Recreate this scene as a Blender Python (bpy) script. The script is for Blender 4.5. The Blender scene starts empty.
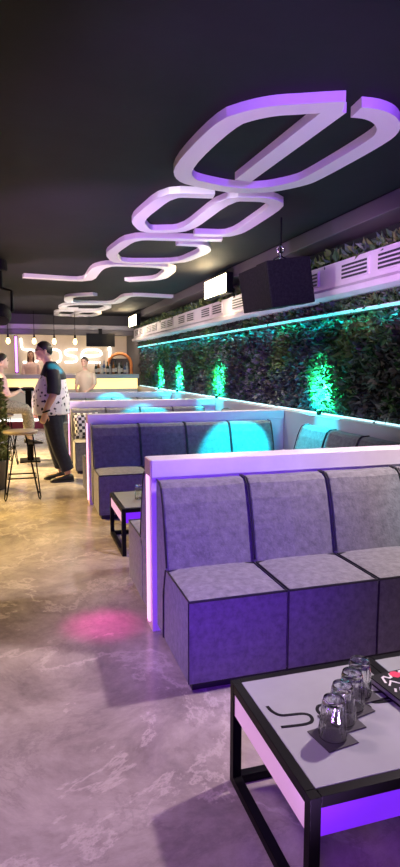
import bpy, bmesh, math, random
from mathutils import Vector, Matrix
R = math.radians
C = bpy.context.scene.collection
scn = bpy.context.scene
rnd = random.Random(7)

# ------------------------------------------------------------------ camera
F_PX = 582.0
cam_d = bpy.data.cameras.new('camera'); cam = bpy.data.objects.new('camera', cam_d); C.objects.link(cam)
cam_d.sensor_fit = 'VERTICAL'; cam_d.sensor_height = 36.0; cam_d.lens = 36.0 * F_PX / 867.0
cam_d.clip_start = 0.02; cam_d.clip_end = 100
cam.location = (0, 0, 1.55)
cam.rotation_euler = (R(90 - 6.52), 0, R(-16.98))
scn.camera = cam

# ------------------------------------------------------------------ world, view
w = bpy.data.worlds.new('world'); scn.world = w; w.use_nodes = True
w.node_tree.nodes['Background'].inputs[0].default_value = (0.50, 0.42, 0.55, 1)
w.node_tree.nodes['Background'].inputs[1].default_value = 0.05
vs = scn.view_settings
vs.view_transform = 'Standard'; vs.look = 'None'; vs.gamma = 1.0; vs.exposure = 0.35

# ------------------------------------------------------------------ lights
def aim(o, tgt):
    d = Vector(tgt) - o.location
    o.rotation_euler = d.to_track_quat('-Z', 'Y').to_euler()
def spot(name, loc, tgt, power, col, ang=60, blend=0.5, size=0.05):
    l = bpy.data.lights.new(name, 'SPOT'); l.energy = power; l.color = col
    l.spot_size = R(ang); l.spot_blend = blend; l.shadow_soft_size = size
    o = bpy.data.objects.new(name, l); C.objects.link(o); o.location = loc; aim(o, tgt); return o
def area(name, loc, tgt, power, col, sx, sy=None):
    l = bpy.data.lights.new(name, 'AREA'); l.energy = power; l.color = col
    l.shape = 'RECTANGLE'; l.size = sx; l.size_y = sy or sx
    o = bpy.data.objects.new(name, l); C.objects.link(o); o.location = loc; aim(o, tgt); return o
def point(name, loc, power, col, size=0.04):
    l = bpy.data.lights.new(name, 'POINT'); l.energy = power; l.color = col; l.shadow_soft_size = size
    o = bpy.data.objects.new(name, l); C.objects.link(o); o.location = loc; return o

VIOLET = (0.30, 0.06, 1.0); LILAC = (0.80, 0.55, 1.0); WARM = (1.0, 0.72, 0.36); CYAN = (0.0, 0.80, 1.0); GREEN = (0.02, 1.0, 0.30)
# white downlights over the booths (high on the right side of the room)
spot('booth_light', (2.75, 2.50, 2.9), (0.7, 2.0, 0.0), 380, (1.0, 0.80, 0.84), 104, 0.5, 0.08)
spot('booth_light', (2.6, 7.1, 2.9), (0.9, 6.9, 0.2), 190, (1.0, 0.90, 0.74), 130, 0.7, 0.12)
spot('booth_light', (2.5, 9.9, 2.9), (0.9, 9.7, 0.2), 190, (1.0, 0.90, 0.74), 130, 0.7, 0.12)
spot('booth_light', (2.5, 12.9, 2.9), (0.9, 12.7, 0.2), 190, (1.0, 0.90, 0.74), 130, 0.7, 0.12)
# violet wash from the near end of the room on the booth fronts
spot('violet_wash', (-0.2, 0.3, 1.55), (0.85, 3.0, 0.70), 380, (0.17, 0.03, 1.0), 42, 0.8, 0.2)
spot('violet_wash', (-0.3, 4.2, 1.7), (1.2, 6.4, 0.72), 24, (0.12, 0.12, 1.0), 46, 0.8, 0.2)  # added blue-violet fill on the second booth's fronts
# violet light on the ceiling letters; low spots added in place of bounced light
spot('letter_violet', (1.2, -2.0, 2.55), (1.6, 4.0, 2.92), 900, (0.22, 0.02, 1.0), 34, 0.5, 0.1)
spot('letter_lilac', (0.5, 0.7, 0.25), (1.5, 3.8, 2.9), 330, (0.64, 0.34, 1.0), 50, 0.5, 0.2)
spot('letter_pink', (-0.6, 4.6, 0.25), (1.3, 6.5, 2.9), 420, (0.72, 0.38, 1.0), 62, 0.6, 0.2)
spot('letter_pink', (-0.7, 8.2, 0.25), (1.3, 9.6, 2.9), 330, (1.0, 0.66, 0.88), 60, 0.6, 0.2)
spot('letter_white', (-0.7, 12.5, 0.25), (1.4, 14.2, 2.9), 420, (1.0, 0.84, 0.78), 70, 0.6, 0.2)
# warm light spilling over the aisle from the left
spot('aisle_warm', (-2.4, 6.9, 2.5), (-0.9, 5.9, 0), 1350, (1.0, 0.66, 0.18), 76, 0.9, 0.2)
spot('aisle_warm', (-2.0, 10.2, 2.6), (-0.2, 9.6, 0), 2800, (1.0, 0.68, 0.26), 75, 0.9, 0.2)
spot('aisle_pink', (-0.5, 2.7, 2.9), (-0.2, 1.6, 0), 150, (1.0, 0.68, 0.78), 100, 0.9, 0.3)
# bar lighting
area('bar_wash', (1.0, 17.2, 2.4), (1.0, 19.0, 1.4), 55, (1.0, 0.78, 0.55), 4.5, 0.3)
area('bar_front_wash', (0.6, 13.6, 2.8), (0.6, 15.4, 1.0), 18, (1.0, 0.82, 0.66), 3.5, 0.4)
# magenta spot added for the pink patch on the aisle floor
spot('aisle_magenta', (-0.6, 4.2, 2.8), (0.42, 3.4, 0), 620, (1.0, 0.03, 0.45), 10, 1.0, 0.06)
spot('floor_violet', (-0.6, -0.6, 2.6), (0.4, 1.4, 0), 170, (0.34, 0.05, 1.0), 52, 0.9, 0.3)  # added violet fill for the near floor and the table's shade
# cyan strip light washing down the top of the green wall, added soft neutral fill on its leaves
gs = area('green_wall_strip', (3.17, 9.8, 2.07), (3.29, 9.8, 1.93), 22, CYAN, 12.6, 0.03); gs.data.spread = R(100)
spot('green_wall_wash', (0.6, 4.2, 2.85), (3.3, 6.0, 1.5), 75, (0.95, 0.95, 1.0), 75, 0.8, 0.15)
spot('green_wall_wash', (0.8, 9.2, 2.85), (3.3, 11.0, 1.5), 90, (0.95, 0.95, 0.9), 75, 0.8, 0.15)
# lilac light along the duct
spot('duct_lilac', (1.2, 3.2, 2.2), (3.1, 4.7, 2.42), 170, (0.85, 0.42, 1.0), 30, 0.8, 0.1)
spot('header_violet', (-0.3, 15.6, 2.2), (-0.1, 16.8, 2.8), 40, (0.5, 0.1, 1.0), 60, 0.8, 0.05)

# ------------------------------------------------------------------ materials
def mat(name, col, rough=0.5, metal=0.0, spec=0.5, noise=None, bump=None, emit=None, es=1.0, coat=0.0, sheen=0.0):
    m = bpy.data.materials.new(name); m.use_nodes = True
    nt = m.node_tree; b = nt.nodes['Principled BSDF']
    b.inputs['Base Color'].default_value = (*col, 1); b.inputs['Roughness'].default_value = rough
    b.inputs['Metallic'].default_value = metal; b.inputs['Specular IOR Level'].default_value = spec
    b.inputs['Coat Weight'].default_value = coat; b.inputs['Sheen Weight'].default_value = sheen
    if emit:
        b.inputs['Emission Color'].default_value = (*emit, 1); b.inputs['Emission Strength'].default_value = es
    if noise or bump:
        tc = nt.nodes.new('ShaderNodeTexCoord')
    if noise:   # (scale, col2, detail)
        n = nt.nodes.new('ShaderNodeTexNoise'); n.inputs['Scale'].default_value = noise[0]; n.inputs['Detail'].default_value = noise[2]
        n.inputs['Roughness'].default_value = 0.65
        r = nt.nodes.new('ShaderNodeValToRGB'); r.color_ramp.elements[0].position = 0.35; r.color_ramp.elements[1].position = 0.68
        r.color_ramp.elements[0].color = (*col, 1); r.color_ramp.elements[1].color = (*noise[1], 1)
        nt.links.new(tc.outputs['Object'], n.inputs['Vector']); nt.links.new(n.outputs['Fac'], r.inputs['Fac'])
        nt.links.new(r.outputs['Color'], b.inputs['Base Color'])
    if bump:    # (scale, strength)
        n2 = nt.nodes.new('ShaderNodeTexNoise'); n2.inputs['Scale'].default_value = bump[0]; n2.inputs['Detail'].default_value = 6
        bp = nt.nodes.new('ShaderNodeBump'); bp.inputs['Strength'].default_value = bump[1]; bp.inputs['Distance'].default_value = 0.01
        nt.links.new(tc.outputs['Object'], n2.inputs['Vector']); nt.links.new(n2.outputs['Fac'], bp.inputs['Height'])
        nt.links.new(bp.outputs['Normal'], b.inputs['Normal'])
    return m

def floor_material():
    m = bpy.data.materials.new('polished_stone'); m.use_nodes = True
    nt = m.node_tree; N = nt.nodes; L = nt.links; b = N['Principled BSDF']
    tc = N.new('ShaderNodeTexCoord')
    n1 = N.new('ShaderNodeTexNoise'); n1.inputs['Scale'].default_value = 1.5; n1.inputs['Detail'].default_value = 14; n1.inputs['Roughness'].default_value = 0.74; n1.inputs['Distortion'].default_value = 0.4
    L.new(tc.outputs['Object'], n1.inputs['Vector'])
    r1 = N.new('ShaderNodeValToRGB'); e = r1.color_ramp.elements
    e[0].position = 0.34; e[0].color = (0.17, 0.14, 0.14, 1); e[1].position = 0.68; e[1].color = (0.46, 0.41, 0.385, 1)
    k = e.new(0.5); k.color = (0.30, 0.26, 0.25, 1)
    L.new(n1.outputs['Fac'], r1.inputs['Fac'])
    # veins: the zero line of a distorted noise
    n2 = N.new('ShaderNodeTexNoise'); n2.inputs['Scale'].default_value = 0.9; n2.inputs['Detail'].default_value = 13; n2.inputs['Distortion'].default_value = 0.5; n2.inputs['Roughness'].default_value = 0.66
    mp = N.new('ShaderNodeMapping'); mp.inputs['Location'].default_value = (3.1, 1.7, 0); L.new(tc.outputs['Object'], mp.inputs['Vector']); L.new(mp.outputs['Vector'], n2.inputs['Vector'])
    r2 = N.new('ShaderNodeValToRGB'); e = r2.color_ramp.elements
    e[0].position = 0.485; e[0].color = (0, 0, 0, 1); e[1].position = 0.52; e[1].color = (0, 0, 0, 1); k = e.new(0.502); k.color = (1, 1, 1, 1)
    L.new(n2.outputs['Fac'], r2.inputs['Fac'])
    mx = N.new('ShaderNodeMix'); mx.data_type = 'RGBA'; mx.inputs[7].default_value = (0.62, 0.55, 0.52, 1)
    ml = N.new('ShaderNodeMath'); ml.operation = 'MULTIPLY'; ml.inputs[1].default_value = 0.42
    L.new(r2.outputs['Color'], ml.inputs[0]); L.new(ml.outputs[0], mx.inputs[0]); L.new(r1.outputs['Color'], mx.inputs[6])
    # dark cracks
    n3 = N.new('ShaderNodeTexNoise'); n3.inputs['Scale'].default_value = 1.4; n3.inputs['Detail'].default_value = 10; n3.inputs['Distortion'].default_value = 0.4; n3.inputs['Roughness'].default_value = 0.68
    mp3 = N.new('ShaderNodeMapping'); mp3.inputs['Location'].default_value = (-5.2, 8.3, 0); L.new(tc.outputs['Object'], mp3.inputs['Vector']); L.new(mp3.outputs['Vector'], n3.inputs['Vector'])
    r3 = N.new('ShaderNodeValToRGB'); e = r3.color_ramp.elements
    e[0].position = 0.475; e[0].color = (0, 0, 0, 1); e[1].position = 0.51; e[1].color = (0, 0, 0, 1); k = e.new(0.49); k.color = (1, 1, 1, 1)
    L.new(n3.outputs['Fac'], r3.inputs['Fac'])
    ml3 = N.new('ShaderNodeMath'); ml3.operation = 'MULTIPLY'; ml3.inputs[1].default_value = 0.3; L.new(r3.outputs['Color'], ml3.inputs[0])
    mx3 = N.new('ShaderNodeMix'); mx3.data_type = 'RGBA'; mx3.inputs[7].default_value = (0.16, 0.13, 0.14, 1)
    L.new(ml3.outputs[0], mx3.inputs[0]); L.new(mx.outputs[2], mx3.inputs[6])
    L.new(mx3.outputs[2], b.inputs['Base Color'])
    rr = N.new('ShaderNodeMapRange'); rr.inputs['To Min'].default_value = 0.15; rr.inputs['To Max'].default_value = 0.30
    L.new(n1.outputs['Fac'], rr.inputs['Value']); L.new(rr.outputs['Result'], b.inputs['Roughness'])
    bp = N.new('ShaderNodeBump'); bp.inputs['Strength'].default_value = 0.06; L.new(n1.outputs['Fac'], bp.inputs['Height']); L.new(bp.outputs['Normal'], b.inputs['Normal'])
    return m

def speckle_material():
    m = bpy.data.materials.new('speckled_cloth'); m.use_nodes = True
    nt = m.node_tree; N = nt.nodes; L = nt.links; b = N['Principled BSDF']; b.inputs['Roughness'].default_value = 0.8
    tc = N.new('ShaderNodeTexCoord'); v = N.new('ShaderNodeTexVoronoi'); v.inputs['Scale'].default_value = 17
    n = N.new('ShaderNodeTexNoise'); n.inputs['Scale'].default_value = 22
    ad = N.new('ShaderNodeMath'); ad.operation = 'MULTIPLY_ADD'; ad.inputs[1].default_value = 0.7
    L.new(tc.outputs['Object'], v.inputs['Vector']); L.new(tc.outputs['Object'], n.inputs['Vector'])
    L.new(n.outputs['Fac'], ad.inputs[0]); L.new(v.outputs['Distance'], ad.inputs[2])
    r = N.new('ShaderNodeValToRGB'); e = r.color_ramp.elements; e[0].position = 0.57; e[0].color = (0.03, 0.03, 0.05, 1); e[1].position = 0.65; e[1].color = (0.80, 0.78, 0.80, 1)
    L.new(ad.outputs[0], r.inputs['Fac']); L.new(r.outputs['Color'], b.inputs['Base Color']); return m

def glass_material(name, tint=(0.965, 0.965, 0.985), mix=0.35):
    m = bpy.data.materials.new(name); m.use_nodes = True
    nt = m.node_tree; N = nt.nodes; L = nt.links
    N.remove(N['Principled BSDF'])
    t = N.new('ShaderNodeBsdfTransparent'); t.inputs[0].default_value = (*tint, 1)
    g = N.new('ShaderNodeBsdfGlossy'); g.inputs['Roughness'].default_value = 0.13
    lw = N.new('ShaderNodeLayerWeight'); lw.inputs['Blend'].default_value = mix
    mr = N.new('ShaderNodeMapRange'); mr.inputs['To Min'].default_value = 0.12; mr.inputs['To Max'].default_value = 0.5; L.new(lw.outputs['Facing'], mr.inputs['Value'])
    mx = N.new('ShaderNodeMixShader'); L.new(mr.outputs['Result'], mx.inputs[0]); L.new(t.outputs[0], mx.inputs[1]); L.new(g.outputs[0], mx.inputs[2])
    L.new(mx.outputs[0], N['Material Output'].inputs['Surface']); return m

M = {}
M['floor'] = floor_material()
M['ceiling'] = mat('ceiling_paint', (0.007, 0.0062, 0.009), 0.75, noise=(0.9, (0.014, 0.012, 0.018), 8), bump=(3, 0.4), spec=0.25)
M['wall_dark'] = mat('wall_paint_dark', (0.06, 0.055, 0.065), 0.8)
M['wall_bar'] = mat('wall_plaster_warm', (0.50, 0.42, 0.34), 0.7, noise=(1.2, (0.58, 0.50, 0.42), 4))
M['beam'] = mat('beam_paint', (0.10, 0.09, 0.10), 0.6)
M['header'] = mat('header_paint', (0.32, 0.30, 0.33), 0.6)
M['header_dark'] = mat('header_paint_dark', (0.03, 0.026, 0.03), 0.7)
M['ledge'] = mat('ledge_laminate', (0.58, 0.55, 0.58), 0.45)
M['partition'] = mat('partition_laminate', (0.66, 0.60, 0.68), 0.4, noise=(6, (0.72, 0.66, 0.74), 4))
M['end_wood'] = mat('pale_wood_edge', (0.62, 0.45, 0.34), 0.5, noise=(14, (0.70, 0.54, 0.42), 4))
M['led_pink'] = mat('led_pink', (0.8, 0.7, 0.8), 0.4, emit=(1.0, 0.40, 0.72), es=1.2)
M['led_channel'] = mat('led_channel', (0.75, 0.55, 0.72), 0.35)
M['led_cyan'] = mat('led_cyan', (0.3, 0.8, 0.8), 0.4, emit=(0.04, 0.85, 0.85), es=1.9)
M['led_white'] = mat('led_white', (0.8, 0.9, 0.95), 0.4, emit=(0.50, 0.95, 1.0), es=1.2)
M['fabric'] = mat('grey_velour', (0.125, 0.122, 0.128), 0.85, noise=(26, (0.215, 0.21, 0.218), 10), bump=(60, 0.3), sheen=0.15)
M['piping'] = mat('black_piping', (0.012, 0.011, 0.016), 0.5)
M['black_metal'] = mat('black_powder_coat', (0.004, 0.0038, 0.0045), 0.45, spec=0.10)
M['glass_top'] = mat('white_back_painted_glass', (0.33, 0.35, 0.345), 0.10, coat=0.2, noise=(5, (0.36, 0.385, 0.375), 3))
M['acrylic_violet'] = mat('acrylic_violet', (0.06, 0.01, 0.2), 0.3, emit=(0.16, 0.012, 0.80), es=0.85)
M['acrylic_pink'] = mat('acrylic_pink', (0.3, 0.2, 0.3), 0.3, emit=(0.75, 0.36, 0.70), es=0.55)
M['logo'] = mat('logo_print', (0.006, 0.006, 0.008), 0.6, spec=0.1)
M['coaster'] = mat('black_paper', (0.035, 0.033, 0.04), 0.7)
M['tumbler'] = mat('clear_glass', (0.97, 0.97, 1.0), 0.03); M['tumbler'].node_tree.nodes['Principled BSDF'].inputs['Transmission Weight'].default_value = 1.0
M['card'] = mat('black_card', (0.012, 0.012, 0.013), 0.5, spec=0.15)
M['card_edge'] = mat('grey_page_edges', (0.30, 0.30, 0.31), 0.6)
M['print_white'] = mat('print_white', (0.7, 0.7, 0.68), 0.5)
M['print_red'] = mat('print_red', (0.75, 0.03, 0.10), 0.4)
M['letter'] = mat('white_foam_letter', (0.80, 0.76, 0.80), 0.5)
M['duct'] = mat('duct_white', (0.62, 0.56, 0.62), 0.5, noise=(3, (0.70, 0.64, 0.70), 4))
M['slot'] = mat('grille_dark', (0.03, 0.03, 0.04), 0.6)
M['lamp_glow'] = mat('lamp_glow', (1, 0.95, 0.8), 0.4, emit=(1.0, 0.86, 0.52), es=7)
M['black_box'] = mat('black_cabinet', (0.008, 0.0075, 0.008), 0.7, spec=0.15, noise=(40, (0.018, 0.017, 0.018), 2))
M['chrome'] = mat('chrome', (0.6, 0.6, 0.62), 0.25, metal=1.0)
LEAF = []
for i, (c, c2) in enumerate([((0.03, 0.085, 0.03), (0.07, 0.15, 0.05)), ((0.08, 0.12, 0.03), (0.15, 0.20, 0.06)), ((0.05, 0.045, 0.042), (0.11, 0.085, 0.075)),
                             ((0.05, 0.09, 0.07), (0.12, 0.17, 0.14)), ((0.055, 0.055, 0.06), (0.11, 0.11, 0.115)), ((0.2, 0.2, 0.18), (0.34, 0.33, 0.30))]):
    LEAF.append(mat('leaf', c, 0.45, noise=(9, c2, 3)))
M['plant_board'] = mat('moss_board', (0.012, 0.018, 0.012), 0.9)
M['green_lens'] = mat('green_lens', (0.2, 1, 0.4), 0.3, emit=(0.05, 1.0, 0.35), es=6)
M['cyan_lens'] = mat('cyan_lens', (0.2, 1, 1), 0.3, emit=(0.05, 0.9, 1.0), es=6)
M['skin'] = mat('skin', (0.52, 0.30, 0.22), 0.5)
M['skin_pale'] = mat('skin_pale', (0.60, 0.45, 0.38), 0.5)
M['hair_dark'] = mat('hair_dark', (0.018, 0.012, 0.010), 0.5)
M['hair_brown'] = mat('hair_brown', (0.06, 0.022, 0.015), 0.5)
M['denim'] = mat('navy_denim', (0.010, 0.012, 0.026), 0.8, noise=(25, (0.018, 0.021, 0.042), 4))
M['black_cloth'] = mat('black_cloth', (0.018, 0.019, 0.025), 0.75)
M['speckle'] = speckle_material()
M['pink_cloth'] = mat('pink_cloth', (0.62, 0.42, 0.42), 0.8, noise=(30, (0.70, 0.52, 0.50), 2))
M['beige_cloth'] = mat('beige_cloth', (0.48, 0.38, 0.29), 0.8)
M['grey_glitter'] = mat('grey_glitter_cloth', (0.16, 0.15, 0.14), 0.6, noise=(60, (0.42, 0.40, 0.36), 2))
M['shoe'] = mat('black_shoe', (0.012, 0.011, 0.011), 0.45)
M['sole'] = mat('shoe_sole', (0.04, 0.036, 0.034), 0.6)
M['eye'] = mat('eye', (0.03, 0.02, 0.02), 0.2)
M['lip'] = mat('lip', (0.42, 0.18, 0.15), 0.5)
M['stool_seat'] = mat('stool_wood', (0.34, 0.27, 0.24), 0.4, noise=(12, (0.44, 0.36, 0.32), 4))
M['bar_panel'] = mat('bar_lit_panel', (0.8, 0.7, 0.4), 0.4, emit=(1.0, 0.70, 0.20), es=1.15)
M['bar_white'] = mat('bar_laminate', (0.45, 0.41, 0.38), 0.4)
M['bar_red'] = mat('bar_step_red', (0.20, 0.02, 0.04), 0.4)
M['bar_top'] = mat('bar_stone', (0.36, 0.33, 0.31), 0.3)
M['neon'] = mat('neon_white', (0.9, 0.9, 0.9), 0.4, emit=(1.0, 0.96, 0.90), es=2.2)
M['neon_violet'] = mat('neon_violet', (0.6, 0.3, 0.9), 0.4, emit=(0.62, 0.16, 1.0), es=2.4)
M['bulb'] = mat('bulb_glow', (1, 0.8, 0.4), 0.3, emit=(1.0, 0.68, 0.24), es=6)
M['screen'] = mat('screen_black', (0.006, 0.006, 0.007), 0.4, spec=0.1)
M['bottle_dark'] = mat('bottle_dark', (0.02, 0.03, 0.02), 0.12)
M['bottle_amber'] = mat('bottle_amber', (0.22, 0.09, 0.02), 0.12)
M['bottle_clear'] = mat('bottle_pale', (0.45, 0.46, 0.44), 0.12)
M['bottle_blue'] = mat('bottle_blue', (0.08, 0.12, 0.22), 0.12)
M['label_pale'] = mat('bottle_label', (0.6, 0.56, 0.48), 0.6)
M['arch'] = mat('arch_orange_lit', (0.50, 0.16, 0.05), 0.5, noise=(5, (0.62, 0.25, 0.09), 3))  # orange light put into the base colour
M['pillow'] = None
M['pot'] = mat('pot_clay', (0.10, 0.09, 0.085), 0.6)
M['stem'] = mat('plant_stem', (0.08, 0.06, 0.03), 0.7)
LEAF_POT = mat('leaf_pot', (0.18, 0.22, 0.07), 0.5, noise=(12, (0.30, 0.32, 0.12), 2))

def stripes_material():
    m = bpy.data.materials.new('striped_cloth'); m.use_nodes = True
    nt = m.node_tree; N = nt.nodes; L = nt.links; b = N['Principled BSDF']; b.inputs['Roughness'].default_value = 0.85
    tc = N.new('ShaderNodeTexCoord'); ck = N.new('ShaderNodeTexChecker'); ck.inputs['Scale'].default_value = 22
    ck.inputs[1].default_value = (0.03, 0.03, 0.035, 1); ck.inputs[2].default_value = (0.7, 0.68, 0.64, 1)
    L.new(tc.outputs['Object'], ck.inputs['Vector']); L.new(ck.outputs['Color'], b.inputs['Base Color']); return m
M['pillow'] = stripes_material()

# ------------------------------------------------------------------ mesh helpers
class MB:
    def __init__(s): s.v = []; s.f = []; s.mi = []
    def add(s, vs_, fs, mi=0):
        o = len(s.v); s.v += [tuple(p) for p in vs_]; s.f += [tuple(i + o for i in f) for f in fs]; s.mi += [mi] * len(fs); return s
    def box(s, x0, y0, z0, x1, y1, z1, mi=0):
        v = [(x, y, z) for z in (z0, z1) for y in (y0, y1) for x in (x0, x1)]
        return s.add(v, [(0, 2, 3, 1), (4, 5, 7, 6), (0, 1, 5, 4), (2, 6, 7, 3), (0, 4, 6, 2), (1, 3, 7, 5)], mi)
    def loft(s, rings, cap=True, closed=False, mi=0):
        n = len(rings[0]); v = [p for r in rings for p in r]; f = []
        m = len(rings); rng = m if closed else m - 1
        for i in range(rng):
            a = i * n; b = ((i + 1) % m) * n
            for j in range(n):
                k = (j + 1) % n; f.append((a + j, a + k, b + k, b + j))
        if cap and not closed:
            f.append(tuple(reversed(range(n)))); f.append(tuple(range((m - 1) * n, m * n)))
        return s.add(v, f, mi)
    def tube(s, path, r, n=8, closed=False, mi=0):
        P = [Vector(p) for p in path]; m = len(P); rings = []
        rad = r if isinstance(r, (list, tuple)) else [r] * m
        up = None
        for i in range(m):
            if closed: t = P[(i + 1) % m] - P[i - 1]
            else: t = P[min(i + 1, m - 1)] - P[max(i - 1, 0)]
            t.normalize()
            if up is None:
                up = Vector((0, 0, 1)) if abs(t.z) < 0.9 else Vector((1, 0, 0))
            a = t.cross(up)
            if a.length < 1e-4: a = t.cross(Vector((1, 0.2, 0)))
            a.normalize(); b = a.cross(t).normalized(); up = b
            rings.append([P[i] + a * math.cos(2 * math.pi * k / n) * rad[i] + b * math.sin(2 * math.pi * k / n) * rad[i] for k in range(n)])
        return s.loft(rings, True, closed, mi)
    def lathe(s, prof, n=20, c=(0, 0, 0), mi=0, cap=True):
        rings = [[(c[0] + r * math.cos(2 * math.pi * k / n), c[1] + r * math.sin(2 * math.pi * k / n), c[2] + z) for k in range(n)] for r, z in prof]
        return s.loft(rings, cap, False, mi)
    def ball(s, c, rx, ry=None, rz=None, n=14, m=9, mi=0):
        ry = ry or rx; rz = rz or rx
        rings = []
        for i in range(m):
            a = -math.pi / 2 + math.pi * (i + 0.5) / m
            rings.append([(c[0] + rx * math.cos(a) * math.cos(2 * math.pi * k / n), c[1] + ry * math.cos(a) * math.sin(2 * math.pi * k / n), c[2] + rz * math.sin(a)) for k in range(n)])
        return s.loft(rings, True, False, mi)
    def ribbon(s, path, width, z0, z1, closed=False, mi=0):   # stroke with square ends in the XY plane, extruded z0..z1
        P = [Vector((p[0], p[1])) for p in path]; m = len(P); rings = []
        for i in range(m):
            if closed: d0 = P[i] - P[i - 1]; d1 = P[(i + 1) % m] - P[i]
            else:
                d0 = P[i] - P[i - 1] if i > 0 else P[1] - P[0]; d1 = P[i + 1] - P[i] if i < m - 1 else P[i] - P[i - 1]
            d0.normalize(); d1.normalize()
            t = (d0 + d1); t = t.normalized() if t.length > 1e-5 else d1
            nrm = Vector((-t.y, t.x)); c = max(0.5, nrm.dot(Vector((-d1.y, d1.x)))); h = width / 2 / c
            a = P[i] + nrm * h; b = P[i] - nrm * h
            rings.append([(a.x, a.y, z0), (b.x, b.y, z0), (b.x, b.y, z1), (a.x, a.y, z1)])
        return s.loft(rings, True, closed, mi)
    def xf(s, mtx):
        s.v = [tuple(mtx @ Vector(p)) for p in s.v]; return s
    def build(s, name, mats, parent=None, bevel=0, smooth=False, seg=2):
        me = bpy.data.meshes.new(name); me.from_pydata(s.v, [], s.f); 
        if not isinstance(mats, (list, tuple)): mats = [mats]
        for m in mats: me.materials.append(m)
        if len(mats) > 1: me.polygons.foreach_set('material_index', s.mi)
        bm = bmesh.new(); bm.from_mesh(me); bmesh.ops.recalc_face_normals(bm, faces=bm.faces); bm.to_mesh(me); bm.free()
        o = bpy.data.objects.new(name, me); C.objects.link(o)
        if smooth:
            me.polygons.foreach_set('use_smooth', [True] * len(me.polygons))
        if bevel:
            b = o.modifiers.new('bevel', 'BEVEL'); b.width = bevel; b.segments = seg; b.limit_method = 'ANGLE'; b.angle_limit = R(40)
            if seg > 1: me.polygons.foreach_set('use_smooth', [True] * len(me.polygons)); b.harden_normals = True
        if parent: o.parent = parent
        return o
def smooth_path(pts, it=2, closed=False, cut=0.25):   # Chaikin corner rounding, ends kept
    P = [Vector(p) for p in pts]
    for _ in range(it):
        Q = [] if closed else [P[0]]
        n = len(P)
        for i in range(n if closed else n - 1):
            a, b = P[i], P[(i + 1) % n]
            Q += [a * (1 - cut) + b * cut, a * cut + b * (1 - cut)]
        if not closed: Q.append(P[-1])
        P = Q
    return P
def tag(o, label, cat, group=None, kind=None):
    o['label'] = label; o['category'] = cat
    if group: o['group'] = group
    if kind: o['kind'] = kind
    return o
def thing(name, label, cat, loc=(0, 0, 0), rz=0, group=None):
    o = bpy.data.objects.new(name, None); C.objects.link(o); o.location = loc; o.rotation_euler = (0, 0, rz); o.empty_display_size = 0.1
    return tag(o, label, cat, group)
def dup(o, parent=None):
    c = o.copy(); C.objects.link(c); c.parent = parent
    for ch in list(o.children):
        if ch.name in C.objects: dup(ch, c)
    return c
def copy_thing(o, loc, rz, label, group=None):
    c = dup(o); c.location = loc; c.rotation_euler = (0, 0, rz); c['label'] = label
    if group: c['group'] = group
    return c
def struct(o): o['kind'] = 'structure'; return o

# ------------------------------------------------------------------ room shell
CEIL = 3.0
struct(MB().box(-3.6, -3.0, -0.1, 3.6, 20, 0).build('floor', M['floor']))
struct(MB().box(-3.6, -3.0, CEIL, 3.6, 20, CEIL + 0.1).build('ceiling', M['ceiling']))
struct(MB().box(-3.7, -3.0, 0, -3.6, 20, CEIL).build('wall_left', M['wall_dark']))
struct(MB().box(3.34, -3.0, 0, 3.44, 20, CEIL).build('wall_right', M['wall_dark']))
struct(MB().box(-3.7, 19.2, 0, 3.44, 19.3, CEIL).build('wall_back', M['wall_bar']))
struct(MB().box(-3.7, -3.1, 0, 3.44, -3.0, CEIL).build('wall_front', M['wall_dark']))
# low wall with a laminate top under the green wall
struct(MB().box(3.08, 2.5, 0, 3.335, 16.3, 1.02).build('trim_1', M['ledge'], bevel=0.006))
# dark beam along the ceiling edge over the green wall, and the header over the bar
struct(MB().box(2.98, -2.9, 2.84, 3.335, 16.8, 2.995).build('trim_2', M['beam'], bevel=0.01))
struct(MB().box(-3.55, 16.86, 2.72, 3.30, 17.0, 2.995).build('trim_6', M['header_dark']))
struct(MB().box(-3.55, 16.8, 2.58, 3.30, 17.0, 2.72).build('trim_3', M['header'], bevel=0.01))
struct(MB().box(-3.55, 16.74, 2.44, 3.30, 17.06, 2.58).build('trim_4', M['beam'], bevel=0.01))

struct(MB().box(-3.5, 16.2, 0, 2.3, 18.5, 0.262).build('trim_5', M['wall_dark']))
# ------------------------------------------------------------------ green wall
gw = thing('green_wall', 'long dark green wall of mixed artificial foliage above the booths', 'plant wall', (3.3, 9.6, 1.02))
def leaf_cloud(n, area_fn, size_fn, name, mats, parent, pick):
    mb = MB()
    for _ in range(n):
        p, nr = area_fn(); L = size_fn(p); 
        d = Vector((rnd.gauss(0, 1), rnd.gauss(0, 1), rnd.gauss(0, 1))) * 0.75 + Vector(nr) * 0.9
        d.normalize(); sd = d.cross(Vector((rnd.gauss(0, 1), rnd.gauss(0, 1), rnd.gauss(0, 1)))).normalized()
        nn = d.cross(sd); wd = L * rnd.uniform(0.16, 0.36)
        p = Vector(p); mid = p + d * L * 0.5 + nn * L * 0.12; tip = p + d * L - nn * L * 0.10
        mb.add([p, mid + sd * wd, tip, mid - sd * wd], [(0, 1, 2), (0, 2, 3)], pick(p))
    return mb.build(name, mats, parent)
from mathutils import noise as mnoise
def zone(p):
    a = mnoise.noise(Vector((p[1] * 1.3, p[2] * 1.5, 3.3))) + 0.45 * mnoise.noise(Vector((p[1] * 4.1, p[2] * 4.1, 9.0))) + rnd.gauss(0, 0.10)
    if a > 0.42: return 1
    if a > 0.14: return 0
    if a > -0.02: return 3
    if a > -0.28: return 2
    if a > -0.50: return 4
    return 0 if rnd.random() < 0.6 else 5
def wl(p): return rnd.uniform(0.05, 0.12) * (1.0 if p[1] < 9 else 1.35)
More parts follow.
